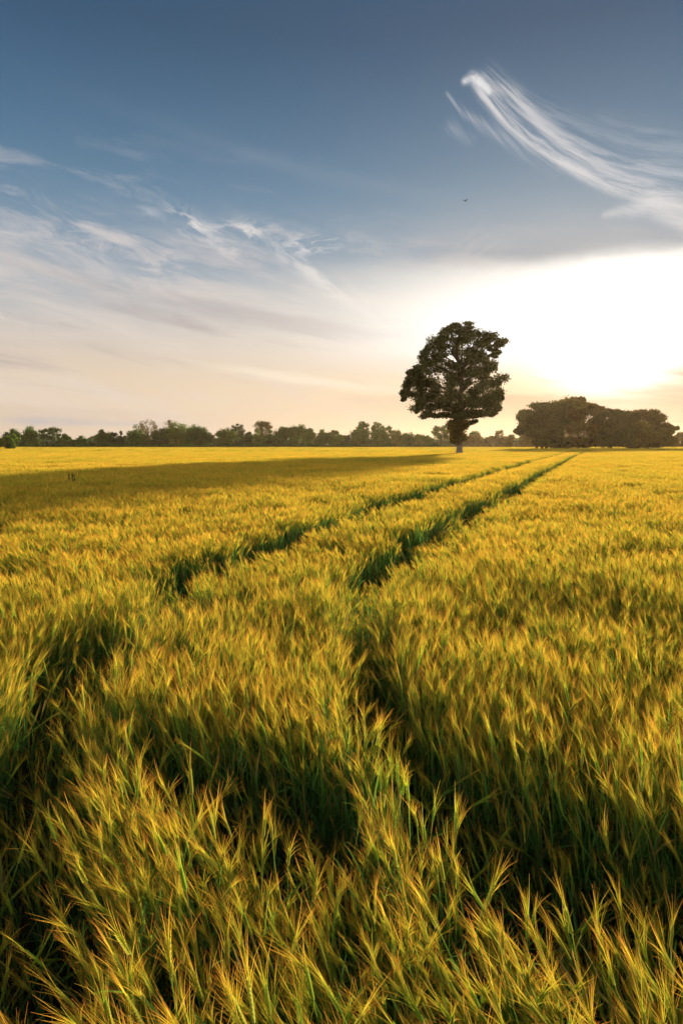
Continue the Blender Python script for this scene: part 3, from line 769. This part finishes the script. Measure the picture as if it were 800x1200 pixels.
T('field_tree', 'dark upright tree close behind the two-headed tree', 'tree', 126, 141, 504.5, 388, 'blue', 18, seed=11)
T('field_tree', 'slim bluish tree squeezed before the wide brownish-green tree', 'tree', 138, 148, 505, 392, 'blue', 12, seed=12)
T('field_tree', 'wide brownish-green tree with flat top, left of centre-left', 'tree', 144, 177, 500, 382, 'mid', 34, seed=13)
T('open_tree', 'pale brown thinly leaved crown showing above the wide flat-topped tree', 'tree', 159, 190, 491.5, 420, 'brown', 36, 34, .5, open_=True, trunk_h=.35, seed=14)
T('field_tree', 'shadowed mid-green tree between the flat-topped tree and the bright one', 'tree', 172, 200, 503, 390, 'blue', 26, seed=15)
T('field_tree', 'bright yellow-green tree, the highest full crown at centre-left', 'tree', 190, 224, 494, 400, 'light', 36, seed=16)
T('open_tree', 'sparse top poking up at the left of the bright yellow-green tree', 'tree', 186, 208, 493, 425, 'brown', 20, 34, .5, open_=True, trunk_h=.35, seed=17)
T('field_tree', 'soft green tree filling in behind the large dark dome', 'tree', 212, 236, 496.5, 404, 'mid', 24, seed=18)
T('round_bush', 'pale yellow-green bush low in front of the bright tree', 'bush', 197, 216, 514.5, 376, 'yellow', 14, seed=19)
T('field_tree', 'large dark regular dome, the broadest round tree of the line', 'tree', 215, 253, 497.5, 378, 'dark', 44, 110, seed=20)
T('field_tree', 'yellowish green rounded tree just right of the large dark dome', 'tree', 250, 279, 501, 380, 'light', 30, seed=21)
T('open_tree', 'dark spreading tree with broken outline behind the yellowish one', 'tree', 265, 289, 496, 400, 'blue', 34, 60, .55, open_=True, trunk_h=.3, seed=22)
T('field_tree', 'low dark tree in the gap left of the tall brown crown', 'tree', 283, 300, 505, 390, 'dark', 18, seed=23)
T('open_tree', 'tall brown-tinged open crown, highest point of the line near its middle', 'tree', 297, 320, 490.5, 404, 'brown', 40, 60, .5, open_=True, trunk_h=.3, seed=24)
T('field_tree', 'small bright green tree below the tall brown crown', 'tree', 295, 311, 505, 382, 'light', 18, seed=25)
T('field_tree', 'mid-green tree right below the tall brown crown', 'tree', 309, 324, 503.5, 388, 'mid', 16, seed=26)
T('field_tree', 'low dark spreading tree before the twin high tops', 'tree', 310, 334, 508, 378, 'dark', 24, seed=27)
T('field_tree', 'left one of the twin high dark tops right of the brown crown', 'tree', 321, 342, 496, 388, 'dark', 28, seed=28)
T('field_tree', 'right one of the twin high tops, greener and wider', 'tree', 334, 358, 494.5, 390, 'mid', 34, seed=29)
T('field_tree', 'greyish-green tree with rounded top stepping down to the right of the twin tops', 'tree', 353, 372, 501, 384, 'mid', 24, seed=30)
T('field_tree', 'dark flat-topped tree between the grey-green one and the little knob', 'tree', 368, 390, 503.5, 386, 'dark', 24, seed=31)
T('field_tree', 'little dark knob of a tree standing above its neighbours', 'tree', 386, 397, 499.5, 398, 'dark', 14, seed=32)
T('field_tree', 'small lighter green tree below the little dark knob', 'tree', 387, 403, 508, 380, 'mid', 16, seed=33)
T('field_tree', 'low bluish tree in the dip before the pointed tree', 'tree', 400, 412, 508.5, 390, 'blue', 14, seed=34)
T('field_tree', 'large pointed dark green tree left of the open double crown', 'tree', 407, 436, 499, 380, 'mid', 34, seed=35, irregular=.04)
T('open_tree', 'left half of the high open double crown, left of the oak', 'tree', 416, 435, 491.5, 402, 'dark', 30, 60, .55, open_=True, trunk_h=.3, seed=36)
T('open_tree', 'right half of the high open double crown, left of the oak', 'tree', 432, 451, 492.5, 400, 'mid', 34, 64, .55, open_=True, trunk_h=.3, seed=37)
T('field_tree', 'brownish-green rounded tree in front of the open double crown', 'tree', 435, 457, 503, 380, 'mid', 26, seed=38)
T('open_tree', 'thin-topped tree stepping down right of the double crown', 'tree', 447, 461, 497.5, 398, 'mid', 22, 60, .5, open_=True, seed=39)
T('field_tree', 'warm green tree tinted yellow low down, midway to the oak', 'tree', 455, 473, 502, 386, 'light', 22, seed=40)
T('field_tree', 'dark green tree next after the warm tinted one, nearer the oak', 'tree', 468, 486, 503.5, 384, 'dark', 22, seed=41)
T('field_tree', 'yellowish sloping tree, third left of the oak trunk', 'tree', 482, 498, 506, 388, 'light', 18, seed=42)
T('field_tree', 'low tree second left of the oak trunk', 'tree', 494, 508, 509, 388, 'mid', 16, seed=43)
T('open_tree', 'layered tree just left of the ivy on the oak trunk', 'tree', 505, 528, 497, 392, 'mid', 30, 66, .55, open_=True, seed=44)
T('field_tree', 'low dark tree partly hidden behind the oak trunk', 'tree', 516, 546, 506, 386, 'dark', 22, seed=45)
T('field_tree', 'dark tree top just right of the ivy on the oak trunk', 'tree', 545, 564, 502.5, 392, 'dark', 20, seed=46)
T('field_tree', 'brownish rounded tree with lit edge right of the oak trunk', 'tree', 543, 569, 508, 382, 'bush', 22, seed=47)
T('field_tree', 'low brownish tree midway between the oak and the copse', 'tree', 566, 582, 509.5, 388, 'brown', 16, seed=48)
T('open_tree', 'small open-topped tree sticking up between oak and copse', 'tree', 578, 592, 503.5, 392, 'brown', 20, 60, .5, open_=True, seed=49)
T('field_tree', 'low tree in the row just left of the copse overhang', 'tree', 587, 606, 508.5, 388, 'bush', 20, seed=50)
T('field_tree', 'low dark tree seen under the overhanging left end of the copse', 'tree', 602, 630, 510, 384, 'bush', 24, seed=51)
T('field_tree', 'dark domed tree at the right picture edge beyond the copse', 'tree', 785, 815, 506, 380, 'bush', 30, seed=52)

def hedge(label, x0, x1, y, D, leafk, seed, group='hedges along the far field edge'):
    rs = np.random.default_rng(seed); a = at(x0, 524, D)[0]; b_ = at(x1, 524, D)[0]; h = at(400, y, D)[2]
    o = empty('hedge', ((a+b_)/2, D, 0), label, 'hedge', group)
    n = max(5, int((b_-a)/1.3)); Cn, Rn = [], []
    for i in range(n):
        X = a + (b_-a)*(i+.5)/n - (a+b_)/2; hh = h*rs.uniform(.85, 1.05)
        Cn += [(X, rs.normal(0, .2), hh*.35), (X, rs.normal(0, .2), hh*.72)]; Rn += [(1.4, 1.2, hh*.35)]*2
    V, Fc, r_, c_ = leaves(rs, Cn, Rn, 90, .6, shell=.2)
    mesh_obj('foliage', V, Fc, [m_leaf[leafk]], parent=o, attrs={'r': r_, 'c': c_})
hedge('short dark hedge below the airy tree near the left edge', 22, 76, 520.0, 377, 'dark', 1)
hedge('long clipped dark hedge running under the low domed tree', 77, 101, 520.0, 376, 'dark', 2)
hedge('clipped hedge below the two-headed tree at left', 102, 136, 519.5, 376, 'dark', 3)
hedge('low uneven hedge with pale bushes below the bright yellow-green tree', 137, 252, 520.5, 375, 'mid', 4)
hedge('dark even hedge under the tall brown crown', 253, 372, 520.3, 375, 'dark', 5)
hedge('low dark hedge between the little knob tree and the oak', 373, 535, 520.8, 375, 'dark', 6)
hedge('brownish hedge from the oak trunk to the copse', 541, 640, 520.5, 376, 'bush', 7)
hedge('hedge at the right picture edge beyond the copse', 778, 830, 519.8, 376, 'bush', 8)
# the wood behind, read as one dark mass between the trees
rs = np.random.default_rng(77); Cn, Rn = [], []
for i in range(1150):
    X = -420 + 920*rs.random(); Y = rs.uniform(415, 450)
    hh = 3.6 + 2.2*fnoise(np.array([X]), np.array([Y]), 25, 4)[0] + rs.uniform(0, 1.5)
    Cn.append((X, Y, hh*.6)); Rn.append((3.4, 3.4, hh*.6))
V, Fc, r_, c_ = leaves(rs, Cn, Rn, 140, 1.0, shell=.3)
wd = mesh_obj('distant_wood', V, Fc, [m_leaf['blue']], attrs={'r': r_, 'c': c_})
tag(wd, 'dark mass of woodland filling the gaps behind the field-edge trees', 'wood', kind='stuff')

# ------------------------------------------------------------------ weed, bird, overhead line
wx, wy = on_plane(85.5, 566, ZT)
weed = empty('weed_plant', (wx, wy, 0), 'dark three-stemmed weed standing above the barley at the shadow edge, far left', 'plant')
rs = np.random.default_rng(3)
mpx = wy/F
stalks = [(0, 0, .74+12*mpx), (-5.2*mpx, .1, .74+11*mpx), (3.2*mpx, -.1, .74+11*mpx)]
V, Fc = tube([[((x, y, 0), .012), ((x*1.02, y, h_*.6), .010), ((x*1.05, y, h_), .005)] for x, y, h_ in stalks], 5)
mesh_obj('stem', V, Fc, [m_bark], parent=weed)
Cn = [(x*1.03, y, z) for x, y, h_ in stalks for z in np.linspace(.5, h_-.03, 12)]
Cn += [(-2.0*mpx, 0, .72), (1.5*mpx, 0, .76), (-4*mpx, 0, .70), (0, .05, .82)]
V, Fc, r_, c_ = leaves(rs, Cn, [(.035, .035, .03)]*len(Cn), 7, .045, shell=.2)
mesh_obj('foliage', V, Fc, [m_leaf['dark']], parent=weed, attrs={'r': r_, 'c': c_})

m_bird, nt = mat_nodes('bird_feathers')
b = nt.nodes.new('ShaderNodeBsdfDiffuse'); b.inputs[0].default_value = (.03, .028, .03, 1)
o = nt.nodes.new('ShaderNodeOutputMaterial'); nt.links.new(b.outputs[0], o.inputs[0])
bv = [(-.02,.17,0),(.02,.17,0),(0,.17,.02),(0,.17,-.02)]
def bird_mesh():
    secs = [(.20,.004),(.16,.022),(.08,.036),(-.02,.038),(-.12,.02),(-.20,.012)]
    V, Fc = tube([[((y, 0, z_), r_) for (y, r_), z_ in zip(secs, (.01,.01,0,0,.005,.01))]], 8)
    n0 = len(V)
    V += [(-.18,.014,.006),(-.30,.05,.01),(-.31,0,.012),(-.30,-.05,.01),(-.18,-.014,.006)]   # tail
    Fc += [(n0, n0+1, n0+2, n0+4), (n0+4, n0+2, n0+3, n0+3)]
    for s_ in (-1, 1):
        n0 = len(V)
        for (yy, xf, xb, zz) in [(.02,.08,-.08,.02),(.14,.10,-.06,.09),(.28,.07,-.05,.13),(.40,.0,-.06,.11),(.47,-.06,-.08,.09)]:
            V += [(xf, s_*yy, zz), (xb, s_*yy, zz-.008), ((xf+xb)/2, s_*yy, zz+.012)]
        for i in range(4):
            q = n0+3*i; Fc += [(q, q+3, q+5, q+2), (q+2, q+5, q+4, q+1), (q, q+1, q+4, q+3)]
    return V, [f if len(set(f)) == 4 else (f[0], f[1], f[2], f[2]) for f in Fc]
V, Fc = bird_mesh(); Fc = [f for f in Fc if len(set(f)) == 4]
bp_ = at(544.5, 235.5, 110)
bird = mesh_obj('bird', V, Fc, [m_bird], loc=bp_)
bird.rotation_euler = (R(10), R(8), R(35)); bird.scale = (1.5, 1.5, 1.5)
tag(bird, 'tiny dark bird flying in the blue sky above the lone oak', 'bird')

m_wire, nt = mat_nodes('wire')
b = nt.nodes.new('ShaderNodeBsdfDiffuse'); b.inputs[0].default_value = (.10, .09, .09, 1)
o = nt.nodes.new('ShaderNodeOutputMaterial'); nt.links.new(b.outputs[0], o.inputs[0])
D = 330.0
pa, pb = at(672, 492, D), at(1010, 487, D)
line = empty('overhead_line', (pa[0], D, 0), 'thin overhead wire crossing the sky just above the copse at the right edge', 'power line')
pts_w = []
for i in range(25):
    f = i/24; pts_w.append(((f*(pb[0]-pa[0]), 0, pa[2]+(pb[2]-pa[2])*f - 1.6*4*f*(1-f)), .035))
V, Fc = tube([pts_w], 5); mesh_obj('wire', V, Fc, [m_wire], parent=line)
for f in (0, 1):
    X = f*(pb[0]-pa[0]); zt = pa[2] if f == 0 else pb[2]
    V, Fc = tube([[((X, .1, 0), .18), ((X, .1, zt+.4), .12)], [((X-1, .05, zt-.1), .07), ((X+1, .05, zt-.1), .07)]], 7)
    mesh_obj('pole', V, Fc, [m_bark], parent=line)
